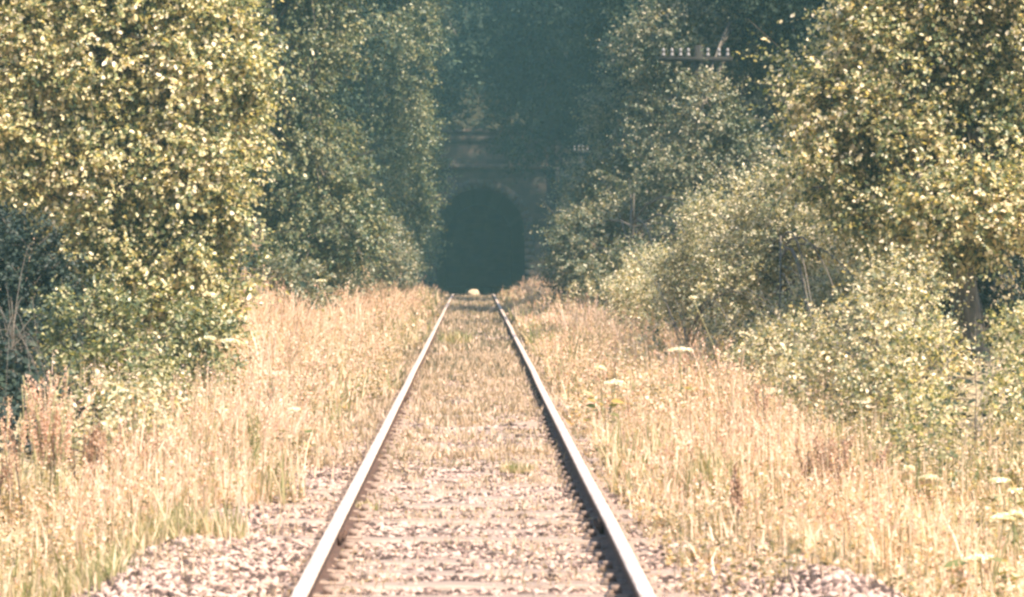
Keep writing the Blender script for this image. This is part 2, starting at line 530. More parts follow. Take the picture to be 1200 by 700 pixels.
# bore
s = Soup()
ar = arch_pts(RW, pz - .6)
ysb = np.linspace(PORTAL_Y - .02, PORTAL_Y + 60, 12)
VV = np.concatenate([np.c_[ar[:, 0], np.full(k, y_), ar[:, 1]] for y_ in ysb])
Q = [[a * k + b, a * k + b + 1, (a + 1) * k + b + 1, (a + 1) * k + b] for a in range(len(ysb) - 1) for b in range(k - 1)]
s.add(VV, Q)
e0 = (len(ysb) - 1) * k
s.add(VV[e0:], None, [[0, b, b + 1] for b in range(1, k - 1)])
s.add([[PORTAL_X - RW, PORTAL_Y, pz - .16], [PORTAL_X + RW, PORTAL_Y, pz - .16], [PORTAL_X + RW, PORTAL_Y + 60, pz - .16], [PORTAL_X - RW, PORTAL_Y + 60, pz - .16]], [[0, 1, 2, 3]])
s.build('bore_lining', M['masonry'], portal, origin=po)

# ------------------------------------------------------------------ track
GA = 0.755


def cx_track(y):
    return PORTAL_X * sm(np.asarray(y, float), 132, 180)


prof_head = np.array([[-.0345, -.013], [-.0345, -.006], [-.028, 0], [.028, 0], [.0345, -.006], [.0345, -.013]])
prof_web = np.array([[.0345, -.013], [.034, -.038], [.009, -.052], [.009, -.125], [.07, -.142], [.07, -.155], [-.07, -.155], [-.07, -.142], [-.009, -.125], [-.009, -.052], [-.034, -.038], [-.0345, -.013]])
for sx_, lab in ((-1, 'left running rail, worn pale head and rusty side, beside the grey ballast shoulder'), (1, 'right running rail, worn pale head and rusty side, beside the tall dry grass')):
    yr = np.concatenate([np.linspace(6, 120, 90), np.linspace(121, 200, 60)])
    ro = np.array([sx_ * GA, 6, 0.])
    rail = None
    for nm, prof, mt in (('rail', prof_web, 'rust'), ('rail_head', prof_head, 'railtop')):
        n = len(prof)
        wob = (vnoise(yr, yr * 0 + sx_ * 7, 5.0) - .5) * .012
        VV = np.concatenate([np.c_[sx_ * GA + cx_track(y_) + prof[:, 0] + w_, np.full(n, y_), prof[:, 1] + track_z(y_)] for y_, w_ in zip(yr, wob)]) - ro
        Q = [[a * n + b, a * n + b + 1, (a + 1) * n + b + 1, (a + 1) * n + b] for a in range(len(yr) - 1) for b in range(n - 1)]
        o = build(nm, VV, np.array(Q)[:, ::-1], mat=M[mt], parent=rail)
        if rail is None:
            rail = o
            o.location = tuple(ro)
            props(o, lab, 'rail')
    for yj in (19.3 + .4 * sx_, 37.6 + .4 * sx_):
        for e_ in (-1, 1):
            s = Soup()
            s.box([sx_ * GA + e_ * .022, yj, -.088], [.022, .46, .075])
            for b_ in (-.17, -.06, .06, .17):
                s.box([sx_ * GA + e_ * .042, yj + b_, -.088], [.02, .032, .032])
            s.build('fishplate', M['rust'], rail, origin=ro)

# sleepers (one thing each); rows with slight skew
slp = []
for v in range(4):
    s = Soup()
    ns = 14
    xx = np.linspace(-1.28, 1.28, ns)
    w0 = .125
    top_ = (rng.random(ns) - .5) * .012
    rings = []
    for a_, x_ in enumerate(xx):
        dw = (rng.random() - .5) * .02
        rings.append([[x_, -w0 - dw, -.14], [x_, -w0 - dw, -.012 + top_[a_]], [x_, -w0 + .02, top_[a_]], [x_, 0, top_[a_] - .006], [x_, w0 - .02, top_[a_]], [x_, w0 + dw, -.012 + top_[a_]], [x_, w0 + dw, -.14]])
    VV = np.array(rings).reshape(-1, 3)
    Q = [[a * 7 + b, a * 7 + (b + 1) % 7, (a + 1) * 7 + (b + 1) % 7, (a + 1) * 7 + b] for a in range(ns - 1) for b in range(7)]
    s.add(VV, Q)
    s.add(VV[:7], None, [[0, b, b + 1] for b in range(1, 6)])
    s.add(VV[-7:], None, [[0, b + 1, b] for b in range(1, 6)])
    o = s.build('sleeper', M['sleeper'])
    slp.append(o)
y_ = 12.0
ii = 0
while y_ < 131:
    if ii < 4:
        o = slp[ii]
    else:
        o = slp[ii % 4].copy()
        COL.objects.link(o)
    if y_ < 44:
        for sx_ in (-1, 1):
            if ii == 0 and sx_ == -1:
                s = Soup()
                s.box([0, 0, .002], [.26, .15, .018])
                for e_ in (-1, 1):
                    s.box([e_ * .082, 0, .03], [.05, .07, .035])
                    s.tube([[e_ * .11, .04, .0], [e_ * .11, .04, .028]], [.015, .013], 8)
                    s.tube([[e_ * .11, -.04, .0], [e_ * .11, -.04, .028]], [.015, .013], 8)
                ch0 = s.build('rail_chair', M['chair'])
                c_ = ch0
            else:
                c_ = ch0.copy()
                COL.objects.link(c_)
            c_.parent = o
            c_.location = (sx_ * GA, 0, .004)
    o.location = (rng.normal() * .004, y_, float(track_z(y_)) - .142 + rng.uniform(-.010, .010))
    o.rotation_euler = (0, rng.normal() * .004, rng.normal() * .012)
    props(o, 'weathered sleeper half buried in pale ballast under the rails', 'sleeper', 'sleepers under the rails')
    y_ += .66
    ii += 1

# ------------------------------------------------------------------ ballast stones (uncountable)
ico = np.array([[0, 0, 1], [.894, 0, .447], [.276, .851, .447], [-.724, .526, .447], [-.724, -.526, .447], [.276, -.851, .447],
                [.724, .526, -.447], [-.276, .851, -.447], [-.894, 0, -.447], [-.276, -.851, -.447], [.724, -.526, -.447], [0, 0, -1]])
icoF = np.array([[0, 1, 2], [0, 2, 3], [0, 3, 4], [0, 4, 5], [0, 5, 1], [1, 6, 2], [2, 7, 3], [3, 8, 4], [4, 9, 5], [5, 10, 1],
                 [2, 6, 7], [3, 7, 8], [4, 8, 9], [5, 9, 10], [1, 10, 6], [11, 7, 6], [11, 8, 7], [11, 9, 8], [11, 10, 9], [11, 6, 10]])


def stones(n, xr, yr, size, keepf, seed):
    r = np.random.default_rng(seed)
    y = r.uniform(*yr, n)
    x = r.uniform(*xr, n)
    k = r.random(n) < keepf(x, y)
    x, y = x[k], y[k]
    n = len(x)
    sz = size * r.uniform(.45, 1.25, n) ** 1.0
    z = ground(x, y) + sz * r.uniform(-.45, .22, n)
    Vt = ico[None] * (1 + r.uniform(-.33, .33, (n, 12, 1)))
    sc = r.uniform(.55, 1.25, (n, 1, 3)) * np.array([1, 1, .7])
    Vt = Vt * sc
    a = r.uniform(0, 6.28, n)
    ca, sa = np.cos(a)[:, None], np.sin(a)[:, None]
    tl = r.normal(size=(n, 1)) * .5
    Vx = Vt[..., 0] * ca - Vt[..., 1] * sa
    Vy = Vt[..., 0] * sa + Vt[..., 1] * ca
    Vz = Vt[..., 2] + tl * Vx * .6
    VV = np.stack([Vx, Vy, Vz], -1) * sz[:, None, None] + np.stack([x, y, z], -1)[:, None]
    T = icoF[None] + (np.arange(n) * 12)[:, None, None]
    return VV.reshape(-1, 3), T.reshape(-1, 3)


def between(x, y):
    a = np.abs(x)
    on_rail = np.abs(a - GA) < .075
    slo = np.abs(((y - 12.0 + .33) % .66) - .33) < .11
    base = np.where(slo & (a < 1.2), .14, .25 + .65 * vnoise(x, y, .5)) * np.where(a > 1.55, np.clip(1.0 - (a - 1.55) * .9, 0, 1), 1)
    return np.where(on_rail, .0, base)


def leftshoulder(x, y):
    return np.clip(1.5 * (vnoise(x * 2.2, y, 2.3) + .05) * sm(-x, .8, 1.0) * (1 - sm(-x, 1.9, 2.5)), 0, 1)


bs = Soup()
for args in ((95000, (-1.6, 1.6), (11.5, 30), .021, between, 1), (42000, (-1.6, 1.6), (30, 62), .032, between, 2), (9000, (-1.5, 1.5), (62, 130), .06, between, 3),
             (34000, (-2.8, -.8), (11.5, 24), .025, leftshoulder, 4),
             (16000, (1.15, 2.6), (11.5, 18.5), .025, lambda x, y: np.exp(-((x - 1.75) / .38) ** 2 - ((y - 15.0) / 1.9) ** 2) * 1.2, 5)):
    VV, T = stones(*args)
    bs.add(VV, None, T)
o = bs.build('ballast', M['stone'])
props(o, 'loose pinkish grey ballast stones between and beside the rails', 'ballast', kind='stuff')

# ------------------------------------------------------------------ grass
def blades(x, y, h, lean=.35, w=.006, seed=0, wind=(0.0, 0.0)):
    r = np.random.default_rng(seed)
    n = len(x)
    z = ground(x, y) - .02
    a = r.uniform(0, 6.283, n)
    d = np.c_[np.cos(a), np.sin(a), np.zeros(n)]
    ln = np.abs(r.normal(size=n)) * lean
    d = d * ln[:, None] + np.array([wind[0], wind[1], 0])
    b = r.uniform(0, 6.283, n)
    side = np.c_[np.cos(b), np.sin(b), np.zeros(n)]
    t = np.array([0, .38, .72, 1.0])
    wd = np.array([1, .9, .6, .12])
    c = np.stack([x, y, z], -1)[:, None] + h[:, None, None] * (t[None, :, None] * np.array([0, 0, 1.0]) + (t ** 2)[None, :, None] * d[:, None] - (t ** 3)[None, :, None] * (ln ** 2)[:, None, None] * np.array([0, 0, .5]))
    w_ = (w * r.uniform(.6, 1.5, n))[:, None, None] * wd[None, :, None] * side[:, None]
    VV = np.stack([c - w_, c + w_], 2).reshape(-1, 3)
    base = (np.arange(n) * 8)[:, None, None]
    q = np.array([[0, 1, 3, 2], [2, 3, 5, 4], [4, 5, 7, 6]])[None]
    tipdir = unit(c[:, 3] - c[:, 2])
    return VV, (q + base).reshape(-1, 4), c[:, 3], tipdir


def seedheads(tip, d, ln, seed, per=9, leafsz=.022):
    r = np.random.default_rng(seed)
    n = len(tip)
    t = (np.arange(per)) / per
    pos = tip[:, None] - d[:, None] * (ln[:, None] * t[None])[..., None]
    ld = unit(d[:, None] * 1.0 + r.normal(size=(n, per, 3)) * .55)
    nr = r.normal(size=(n, per, 3))
    sz = (leafsz * r.uniform(.6, 1.4, (n, per))).reshape(-1)
    return leaves(pos.reshape(-1, 3), ld.reshape(-1, 3), nr.reshape(-1, 3), sz)


def samp(n, xr, yr, dens, seed, yp=1.0):
    r = np.random.default_rng(seed)
    y = yr[0] + (yr[1] - yr[0]) * r.random(n) ** yp
    x = r.uniform(*xr, n)
    m_ = max(40, n // 22)
    cx_ = r.uniform(*xr, m_); cy_ = yr[0] + (yr[1] - yr[0]) * r.random(m_) ** yp
    id_ = r.integers(0, m_, n)
    c_ = r.random(n) < .7
    sp = .055 * (1 + np.abs(r.normal(size=n)))
    x = np.where(c_, cx_[id_] + r.normal(size=n) * sp, x)
    y = np.where(c_, cy_[id_] + r.normal(size=n) * sp, y)
    k = r.random(n) < dens(x, y)
    return x[k], y[k], r


def d_right(x, y):
    # tall weeds run along the right rail; a bare ballast heap close to the camera
    e = sm(x, .84 + .25 * (vnoise(y, x * 0, 3) - .3), 1.15)
    heap = np.exp(-((x - 1.75) / .42) ** 2 - ((y - 15.0) / 2.2) ** 2)
    near = sm(y, 13.0, 17.5) * .8 + .2
    e = e * (1 - .93 * sm(x, 3.4, 4.0) * sm(y, 24, 30) * (1 - sm(y, 60, 75)))
    return np.clip(e * near * (1 - 1.3 * heap) * (.35 + .9 * vnoise(x, y, .9)), 0, 1)


def d_left(x, y):
    a = -x
    lim = 1.95 - 1.05 * sm(y, 18.5, 24) + .7 * (vnoise(x, y, 1.1) - .5)
    e = sm(a, lim, lim + .6)
    e = np.maximum(e, .10 * sm(a, .95, 1.2))
    e = e * (1 - .95 * sm(a, 3.6, 4.2) * sm(y, 27, 31) * (1 - sm(y, 60, 75))) * (1 - .93 * sm(a, 2.65, 3.1) * sm(y, 22.6, 24.5) * (1 - sm(y, 30, 33)))
    return np.clip(e * (.35 + .9 * vnoise(x, y, .9)), 0, 1)


def tall(side, dens, seed, ranges):
    gs, hs = Soup(), Soup()
    for q_, (n, xr, yr, hm, w) in enumerate(ranges):
        x, y, r = samp(n, xr, yr, dens, seed + q_)
        a = np.abs(x)
        h = .92 * hm * (.3 + .9 * r.random(len(x))) * (.35 + .65 * sm(a, 1.0, 2.3)) * (.35 + 1.25 * vnoise(x + 31, y, .9))
        h = h * (1 - .62 * (1 - sm(y, 15, 24)))     # shorter close to the camera
        edge = np.where(x < 0, 2.35, 2.55)
        h = h * (1 - .72 * sm(a, edge, edge + .5) * (1 - sm(y, 40, 52)))   # low among the bushes
        VV, Q, tip, td = blades(x, y, h, .42, w, seed + 50 + q_, wind=(-.04 * side, -.05))
        gs.add(VV, Q)
        k = (r.random(len(x)) < .38) & (h > .25)
        VV, Q = seedheads(tip[k], td[k], h[k] * .2, seed + 90 + q_, leafsz=.018 + .012 * q_ * .5)
        hs.add(VV, Q)
    o = gs.build('dry_grass', M['straw'])
    h = hs.build('seed_heads', M['seed'], o)
    return o


ranges_r = [(34000, (.95, 6), (12.5, 32), .62, .0042), (30000, (.95, 7.5), (32, 62), .72, .007), (26000, (.95, 6), (62, 128), .7, .012)]
ranges_l = [(40000, (-7, -.95), (12.5, 32), .60, .0042), (32000, (-7.5, -.95), (32, 62), .72, .007), (26000, (-6, -.95), (62, 128), .7, .012)]
o = tall(1, d_right, 100, ranges_r)
props(o, 'tall straw coloured grass with pinkish seed heads right of the track', 'dry grass', kind='stuff')
o = tall(-1, d_left, 200, ranges_l)
props(o, 'tall straw coloured grass with pinkish seed heads left of the track', 'dry grass', kind='stuff')

# greener undergrowth mixed in
gs = Soup()
for q_, (n, xr, yr, hm, w) in enumerate([(42000, (-7, 7), (12.5, 34), .34, .006), (34000, (-8, 8), (34, 70), .42, .010), (20000, (-6, 6), (70, 130), .5, .015)]):
    def dg(x, y):
        a = np.abs(x)
        base = np.where(x > 0, d_right(x, y) > .12, d_left(x, y) > .12) * (vnoise(x + 9, y, 1.6) > .52)
        nearleft = (x < -1.75) & (y < 20)
        return np.clip(base * .9 + nearleft * .7 * (vnoise(x, y, .8) > .3), 0, 1)
    x, y, r = samp(n, xr, yr, dg, 300 + q_)
    h = hm * (.5 + .8 * r.random(len(x))) * (.5 + .8 * vnoise(x, y, .7)) * (1 - .5 * (1 - sm(y, 15, 24)))
    VV, Q, _, _ = blades(x, y, h, .5, w, 340 + q_)
    gs.add(VV, Q)
o = gs.build('green_grass', M['greengrass'])
props(o, 'shorter green and yellow grass growing through the dry stalks', 'green grass', kind='stuff')

# leafy weeds standing in the grass
gs = Soup()
for q_, (n, yr, hm, lf_) in enumerate([(17000, (13, 32), .46, .027), (19000, (32, 62), .62, .043), (8000, (62, 125), .6, .08)]):
    def df(x, y):
        return (np.where(x > 0, d_right(x, y), d_left(x, y)) > .15) * np.clip(.25 + 1.2 * vnoise(x - 5, y, 1.3), 0, 1)
    x, y, r = samp(n, (-7, 7), yr, df, 600 + q_)
    n_ = len(x)
    h = hm * r.uniform(.4, 1.15, n_) * (1 - .5 * (1 - sm(y, 15, 24))) * (.4 + .6 * sm(np.abs(x), 1.0, 2.0))
    per = 16
    t = (np.arange(per) + 1) / per
    b = np.stack([x, y, ground(x, y)], -1)
    dr = unit(np.c_[r.normal(size=(n_, 2)) * .22, np.ones(n_)])
    pos = b[:, None] + dr[:, None] * (h[:, None] * t[None])[..., None]
    a = r.uniform(0, 6.28, (n_, per))
    ld = np.stack([np.cos(a), np.sin(a), r.uniform(-.1, .9, (n_, per))], -1)
    nr = np.array([0, 0, 1.0]) + r.normal(size=(n_, per, 3)) * .5
    VV, Q = leaves(pos.reshape(-1, 3), ld.reshape(-1, 3), nr.reshape(-1, 3), (lf_ * r.uniform(.5, 1.5, (n_, per)) * (1.3 - .7 * t)).reshape(-1))
    gs.add(VV, Q)
    VV, Q, _, _ = blades(x, y, h * 1.02, .02, .004, 660 + q_)
    gs.add(VV, Q)
o = gs.build('leafy_weeds', M['forb'])
props(o, 'leafy pale green and straw coloured weeds standing in the verge grass', 'weeds', kind='stuff')

# low weeds and moss on the ballast between the rails
gs = Soup()


def d_mid(x, y):
    a = np.abs(x)
    k = sm(y, 14, 34) * .7 + .3
    return np.clip(k * (vnoise(x * 1.2, y, .55) * 1.9 - .62 + .35 * sm(y, 17, 34)), 0, 1) * (np.abs(a - GA) > .06) * (1 - .75 * sm(a, 2.2, 2.9))


for q_, (n, yr, hm, w) in enumerate([(62000, (12, 26), .05, .0035), (70000, (26, 55), .085, .006), (34000, (55, 130), .12, .012)]):
    x, y, r = samp(n, (-2.8, 2.6), yr, d_mid, 400 + q_)
    h = hm * (.5 + 1.0 * r.random(len(x))) * (.5 + 1.0 * vnoise(x, y, .5))
    VV, Q, _, _ = blades(x, y, h, .9, w, 440 + q_)
    VV[:, 2] += .02
    gs.add(VV, Q)
    m_ = r.random(len(x)) < .5
    x, y = x[m_] + r.normal(size=m_.sum()) * .03, y[m_]
    n2_ = len(x)
    pos = np.c_[x, y, ground(x, y) + r.uniform(.01, .05, n2_)]
    a = r.uniform(0, 6.28, n2_)
    VV, Q = leaves(pos, np.c_[np.cos(a), np.sin(a), r.uniform(0, .6, n2_)], np.c_[r.normal(size=(n2_, 2)) * .4, np.ones(n2_)], r.uniform(.012, .03, n2_) * (1 + q_ * .4))
    gs.add(VV, Q)
x, y, r = samp(36000, (-1.9, 1.9), (38, 128), lambda x, y: (np.abs(np.abs(x) - GA) > .07) * sm(y, 40, 47) * np.clip(vnoise(x, y, .8) * 1.8 - .4, 0, 1), 480)
VV, Q, _, _ = blades(x, y, .13 * (.4 + r.random(len(x))), .8, .012, 481)
gm = build('green_track_grass', VV, Q, mat=M['dullgrass'])
props(gm, 'short dull green grass over the distant part of the track', 'grass', kind='stuff')
o = gs.build('ballast_weeds', M['moss'])
props(o, 'low yellow green weeds and moss growing on the ballast between the rails', 'weeds', kind='stuff')


def tuft(px, py, d, h, n, spread_, mat, label, lean=.6, w=.005, name='grass_tuft'):
    p0 = P(px, py, d)
    r = np.random.default_rng(int(px * 7 + py))
    x = p0[0] + np.clip(r.normal(size=n), -1.6, 1.6) * spread_ * .8
    y = p0[1] + np.clip(r.normal(size=n), -1.6, 1.6) * spread_ * .8
    hh = h * r.uniform(.4, 1.1, n)
    VV, Q, _, _ = blades(x, y, hh, lean, w, int(px))
    base = np.array([p0[0], p0[1], float(ground(p0[0], p0[1]))])
    o = build(name, VV - base, Q, mat=mat)
    o.location = tuple(base)
    return props(o, label, 'grass tuft')


def gd(py):
    """distance where bare ground at rail level shows at row py"""
    return F * (EYE + .16) / (py - VY)


tuft(606, 556, gd(556), .13, 260, .09, M['greengrass'], 'dark green grass tuft standing alone between the rails')
tuft(535, 405, gd(405), .3, 300, .22, M['greengrass'], 'pale green clump between the rails in the distant tree shade', w=.01)
tuft(425, 600, gd(600), .10, 120, .07, M['greengrass'], 'small green tuft growing against the inside of the left rail')
tuft(835, 600, gd(596), .42, 260, .12, M['greengrass'], 'upright green grass tuft in the dry grass right of the right rail', lean=.25)
for k_, (tx_, ty_, tl_) in enumerate([(215, 632, 'soft green grass patch at the lower left, left of the ballast shoulder'), (60, 680, 'soft green grass patch in the lower left corner'), (150, 600, 'soft green grass patch below the brown dock stalks at the left')]):
    tuft(tx_, ty_, gd(ty_ + 8), .22, 620, .26, M['greengrass'], tl_, lean=.5, w=.004)
tuft(238, 535, gd(552), .55, 300, .14, M['greengrass'], 'upright green grass tuft in front of the left hazel tree', lean=.25)

# ------------------------------------------------------------------ trees
def limbs(s, base, lobes, r0, seed, top_frac=.9, n=7):
    """trunk and limbs to the lobes"""
    r = np.random.default_rng(seed)
    base = np.asarray(base, float)
    cs = np.array([l[:3] for l in lobes])
    ctr = cs.mean(0)
    zt = base[2] + (cs[:, 2].max() - base[2]) * top_frac
    hx = np.array([ctr[0], ctr[1], zt])
    t = np.linspace(0, 1, 9)
    wob = np.cumsum(r.normal(size=(9, 3)) * .05 * (zt - base[2]) / 6, 0) * t[:, None]
    tr = base + (hx - base) * t[:, None] + wob * np.array([1, 1, .2])
    tr[0, 2] -= .25
    s.tube(tr, r0 * (1 - .85 * t), n)
    lm = Soup()
    for l in lobes:
        c = np.array(l[:3])
        for b in range(3):
            q = r.uniform(.2, .8)
            st = tr[0] + (tr[-1] - tr[0]) * q
            i0 = q * 8
            st = tr[int(i0)] + (tr[min(8, int(i0) + 1)] - tr[int(i0)]) * (i0 % 1)
            u = unit(r.normal(size=3) + np.array([0, 0, .6]))
            en = c + u * np.array(l[3:6]) * .75
            mid = (st + en) / 2 + np.array([0, 0, .12]) * np.linalg.norm(en - st)
            tt = np.linspace(0, 1, 7)[:, None]
            pts = (1 - tt) ** 2 * st + 2 * tt * (1 - tt) * mid + tt ** 2 * en
            lm.tube(pts, r0 * .38 * (1 - .85 * np.linspace(0, 1, 7)), 5)
    return lm


def tree(name, label, cat, lobes, mat, dens, base=None, leaf=.07, twig=.42, per=14, gap=.42, r0=.14, group=None, seed=0, nscale=.55, spread=.5, droop=.15, tip=0.0, twigs=.12):
    lobes = [tuple(float(v) for v in l) for l in lobes]
    cs = np.array([l[:3] for l in lobes])
    if base is None:
        bx, by = float(cs[:, 0].mean()), float(cs[:, 1].mean())
        base = (bx, by, float(ground(bx, by)))
    root = empty(name, base, label, cat, group)
    s = Soup()
    lm = limbs(s, base, lobes, r0, seed)
    (VV, Q), tw = crown(lobes, dens, leaf, twig, per, gap, nscale, spread, droop, tip, seed)
    r = np.random.default_rng(seed)
    sel = np.flatnonzero(r.random(len(tw)) < twigs)
    for i_ in sel[:2500]:
        a, b = tw[i_]
        lm.tube([a - (b - a) * .5, (a + b) / 2 + np.array([0, 0, .01]), b], [.007 * leaf / .07, .005 * leaf / .07, .002 * leaf / .07], 3)
    s.build('trunk', M['bark'], root, origin=base, smooth=True)
    lm.build('limbs', M['bark'], root, origin=base)
    build('crown', VV - np.array(base), Q, mat=M[mat], parent=root)
    return root


def L(px, py, d, rx, ry, rz, dd=0):
    """a lobe centred at pixel px,py at distance d with radii in metres"""
    p = P(px, py, d)
    return (p[0], p[1] + dd, p[2], rx, ry, rz)


# left, near
d = 46.0
tree('hazel_tree', 'sunlit yellow green hazel tree left of the track, its crown rising out of frame', 'tree',
     [L(225, 60, d, .85, 1.0, 1.3), L(110, 40, d, 1.2, 1.2, 1.4), L(20, 20, d, 1.1, 1.2, 1.5), L(220, 190, d, .85, 1.0, .95), L(125, 190, d, 1.0, 1.0, 1.0),
      L(30, 150, d, .9, 1.1, .9), L(200, 300, d, .85, .9, .8), L(125, 320, d, .8, .9, .75), L(230, 380, d, .6, .7, .5), L(262, 120, d, .5, .7, .6), L(262, 320, d, .45, .6, .4), L(250, 245, d, .5, .6, .4), L(180, -90, d, 1.1, 1.2, 1.3), L(60, -120, d, 1.3, 1.3, 1.4), L(-70, -10, d, 1.1, 1.2, 1.7)],
     'hazel', 115, leaf=.092, twig=.40, per=15, gap=.42, r0=.13, seed=1, tip=.2, nscale=.5)
tree('hazel_bush', 'low sunlit hazel bush at the foot of the left hazel tree, above the dead stalks', 'bush',
     [L(175, 400, 37, .65, .6, .5), L(105, 390, 37, .45, .5, .45), L(235, 410, 37, .4, .5, .4), L(140, 450, 35, .6, .5, .4)], 'hazel_low', 120, leaf=.065, twig=.28, per=13, gap=.40, r0=.04, seed=2)
tree('bramble_bush', 'low bramble bush with pale leaves among brown stalks at lower left', 'bush',
     [L(175, 490, 29, .5, .5, .3), L(120, 495, 28, .4, .4, .3), L(225, 495, 29, .3, .4, .26), L(150, 530, 26, .45, .35, .2)], 'bramble', 95, leaf=.055, twig=.22, per=10, gap=.36, r0=.02, seed=3)
tree('shaded_thicket', 'thicket with shade-dark leaves behind the left hazel tree at the left edge', 'thicket',
     [L(20, 330, 56, 1.6, .8, 1.4), L(-60, 430, 54, 1.8, .8, 1.4), L(60, 430, 56, 1.2, .8, .9), L(90, 230, 58, 1.8, .8, 1.5)], 'shade_dark', 60, leaf=.10, twig=.4, per=14, gap=.1, r0=.02, seed=4)
# left, middle and far
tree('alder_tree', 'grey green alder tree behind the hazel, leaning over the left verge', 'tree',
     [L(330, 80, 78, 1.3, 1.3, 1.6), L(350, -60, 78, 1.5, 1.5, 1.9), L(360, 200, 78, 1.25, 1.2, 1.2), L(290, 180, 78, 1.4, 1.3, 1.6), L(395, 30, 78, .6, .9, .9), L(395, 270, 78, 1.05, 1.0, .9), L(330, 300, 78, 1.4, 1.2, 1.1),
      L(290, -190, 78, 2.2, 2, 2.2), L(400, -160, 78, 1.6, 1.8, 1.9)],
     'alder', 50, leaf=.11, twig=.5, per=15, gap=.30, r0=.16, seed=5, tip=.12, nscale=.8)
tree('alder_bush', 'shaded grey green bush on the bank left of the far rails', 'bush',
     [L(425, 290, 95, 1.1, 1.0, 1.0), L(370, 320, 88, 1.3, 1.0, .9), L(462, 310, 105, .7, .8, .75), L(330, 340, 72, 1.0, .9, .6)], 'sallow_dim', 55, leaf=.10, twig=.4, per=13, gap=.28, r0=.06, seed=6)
tree('elm_tree', 'slim dim elm tree with horizontal sprays left of the tunnel mouth', 'tree',
     [L(450, 60, 120, 1.7, 1.5, 2.4), L(470, 160, 122, 1.0, 1.2, 1.3), L(455, 240, 122, 1.4, 1.3, 1.7), L(470, -80, 120, 2.0, 2.0, 2.6), L(430, -10, 118, 1.6, 1.5, 2.4), L(410, 180, 120, 1.8, 1.4, 2.2)],
     'alder', 34, leaf=.15, twig=.75, per=16, gap=.30, r0=.2, seed=7, spread=.35, nscale=1.2)
tree('elm_tree', 'dim elm tree overhanging the left end of the tunnel parapet', 'tree',
     [L(485, 200, 158, 1.3, 1.3, 1.6), L(475, 110, 160, 1.7, 1.6, 2.3), L(480, 280, 158, 1.0, 1.2, 1.4), L(470, 0, 160, 2.2, 2.0, 2.8), L(440, 200, 158, 2.2, 1.3, 2.6)],
     'alder', 28, leaf=.17, twig=.8, per=15, gap=.30, r0=.2, seed=8, spread=.35, nscale=1.3)
# right, near
d = 40.0
tree('rowan_tree', 'sunlit yellow green rowan tree at the right edge, crown out of frame', 'tree',
     [L(1060, 60, d, .8, .9, .85), L(1150, 30, d, .9, 1.0, 1.0), L(985, 130, d, .52, .6, .5), L(1050, 170, d, .75, .8, .65), L(1150, 180, d, .95, .9, .75), L(1090, -60, d, .95, 1.0, .9), L(1210, -80, d, 1.1, 1.1, 1.2), L(1240, 110, d, .8, 1.0, 1.3),
      L(960, 195, d, .4, .5, .35), L(1020, 20, d, .36, .5, .4), L(1130, 250, 39, .8, .7, .55), L(1060, 240, 40, .7, .7, .45), L(1000, 215, 41, .55, .6, .4), L(1195, 260, 39, .6, .6, .5), L(950, 90, 41, .3, .4, .22)],
     'rowan', 105, base=(5.9, 40.3, float(ground(5.9, 40.3))), leaf=.082, twig=.38, per=15, gap=.38, r0=.2, seed=11, tip=.2)
tree('sallow_bush', 'pale sallow bush in sun below the rowan, right of the dark tree', 'bush',
     [L(960, 280, 46, .85, .8, .6), L(880, 300, 47, .75, .8, .5), L(1040, 320, 44, .75, .8, .6), L(905, 240, 47, .6, .6, .38), L(960, 220, 46, .7, .6, .45), L(850, 262, 49, .6, .6, .4), L(1030, 260, 44, .8, .6, .6), L(760, 345, 52, .6, .6, .3), L(1000, 370, 42, .8, .6, .5), L(815, 320, 50, .6, .6, .4), L(1060, 400, 40, .6, .5, .45), L(900, 355, 46, .95, .6, .55), L(960, 400, 42, .8, .5, .45), L(920, 415, 39, .55, .5, .3), L(985, 440, 36, .55, .5, .32), L(780, 325, 56, .7, .6, .45), L(840, 360, 50, .7, .5, .4), L(870, 300, 50, .8, .6, .6), L(1000, 300, 45, .8, .6, .6)],
     'willow', 120, leaf=.056, twig=.30, per=14, gap=.28, r0=.05, seed=12, tip=.1, nscale=.4)
tree('bramble_bush', 'pale leaved bramble bank in sun at the right, left of the dark hollow', 'bush',
     [L(1060, 350, 35, .48, .5, .42), L(1010, 400, 34, .5, .5, .36), L(1085, 430, 33, .4, .4, .38), L(940, 410, 38, .5, .5, .3), L(1040, 470, 31, .45, .4, .3)], 'bramble', 110, leaf=.058, twig=.26, per=11, gap=.30, r0=.03, seed=13)
tree('shaded_thicket', 'thicket with shade-dark leaves in the hollow beneath the rowan at the right edge', 'thicket',
     [L(1180, 330, 45, 1.0, .7, 1.0), L(1240, 430, 44, 1.0, .7, .9), L(1110, 280, 47, .8, .6, .8), L(1150, 440, 44, .9, .6, .6), L(1060, 300, 49, .9, .6, .9), L(1140, 380, 42, .5, .4, .9), L(1145, 500, 36, .35, .3, .4)], 'shade_dark', 95, leaf=.08, twig=.35, per=13, gap=.15, r0=.02, seed=14)
tree('dogwood_bush', 'green bush with some pale leaf sprays at the lower right edge', 'bush',
     [L(1195, 480, 27, .25, .4, .34), L(1085, 500, 27, .22, .35, .3), L(1205, 400, 29, .3, .4, .3), L(1080, 540, 25, .2, .3, .22), L(1150, 560, 24, .34, .3, .2)], 'rowan', 125, leaf=.05, twig=.22, per=11, gap=.30, r0=.01, seed=15)
tree('dogwood_bush', 'green leafy bush in the hollow at the right edge under the rowan', 'bush',
     [L(1080, 440, 32, .25, .4, .42), L(1205, 440, 31, .28, .4, .45), L(1080, 510, 29, .25, .4, .3), L(1210, 510, 29, .35, .4, .35), L(1070, 380, 36, .3, .4, .4), L(1040, 480, 31, .3, .3, .3)], 'rowan', 115, leaf=.055, twig=.26, per=11, gap=.30, r0=.01, seed=21)
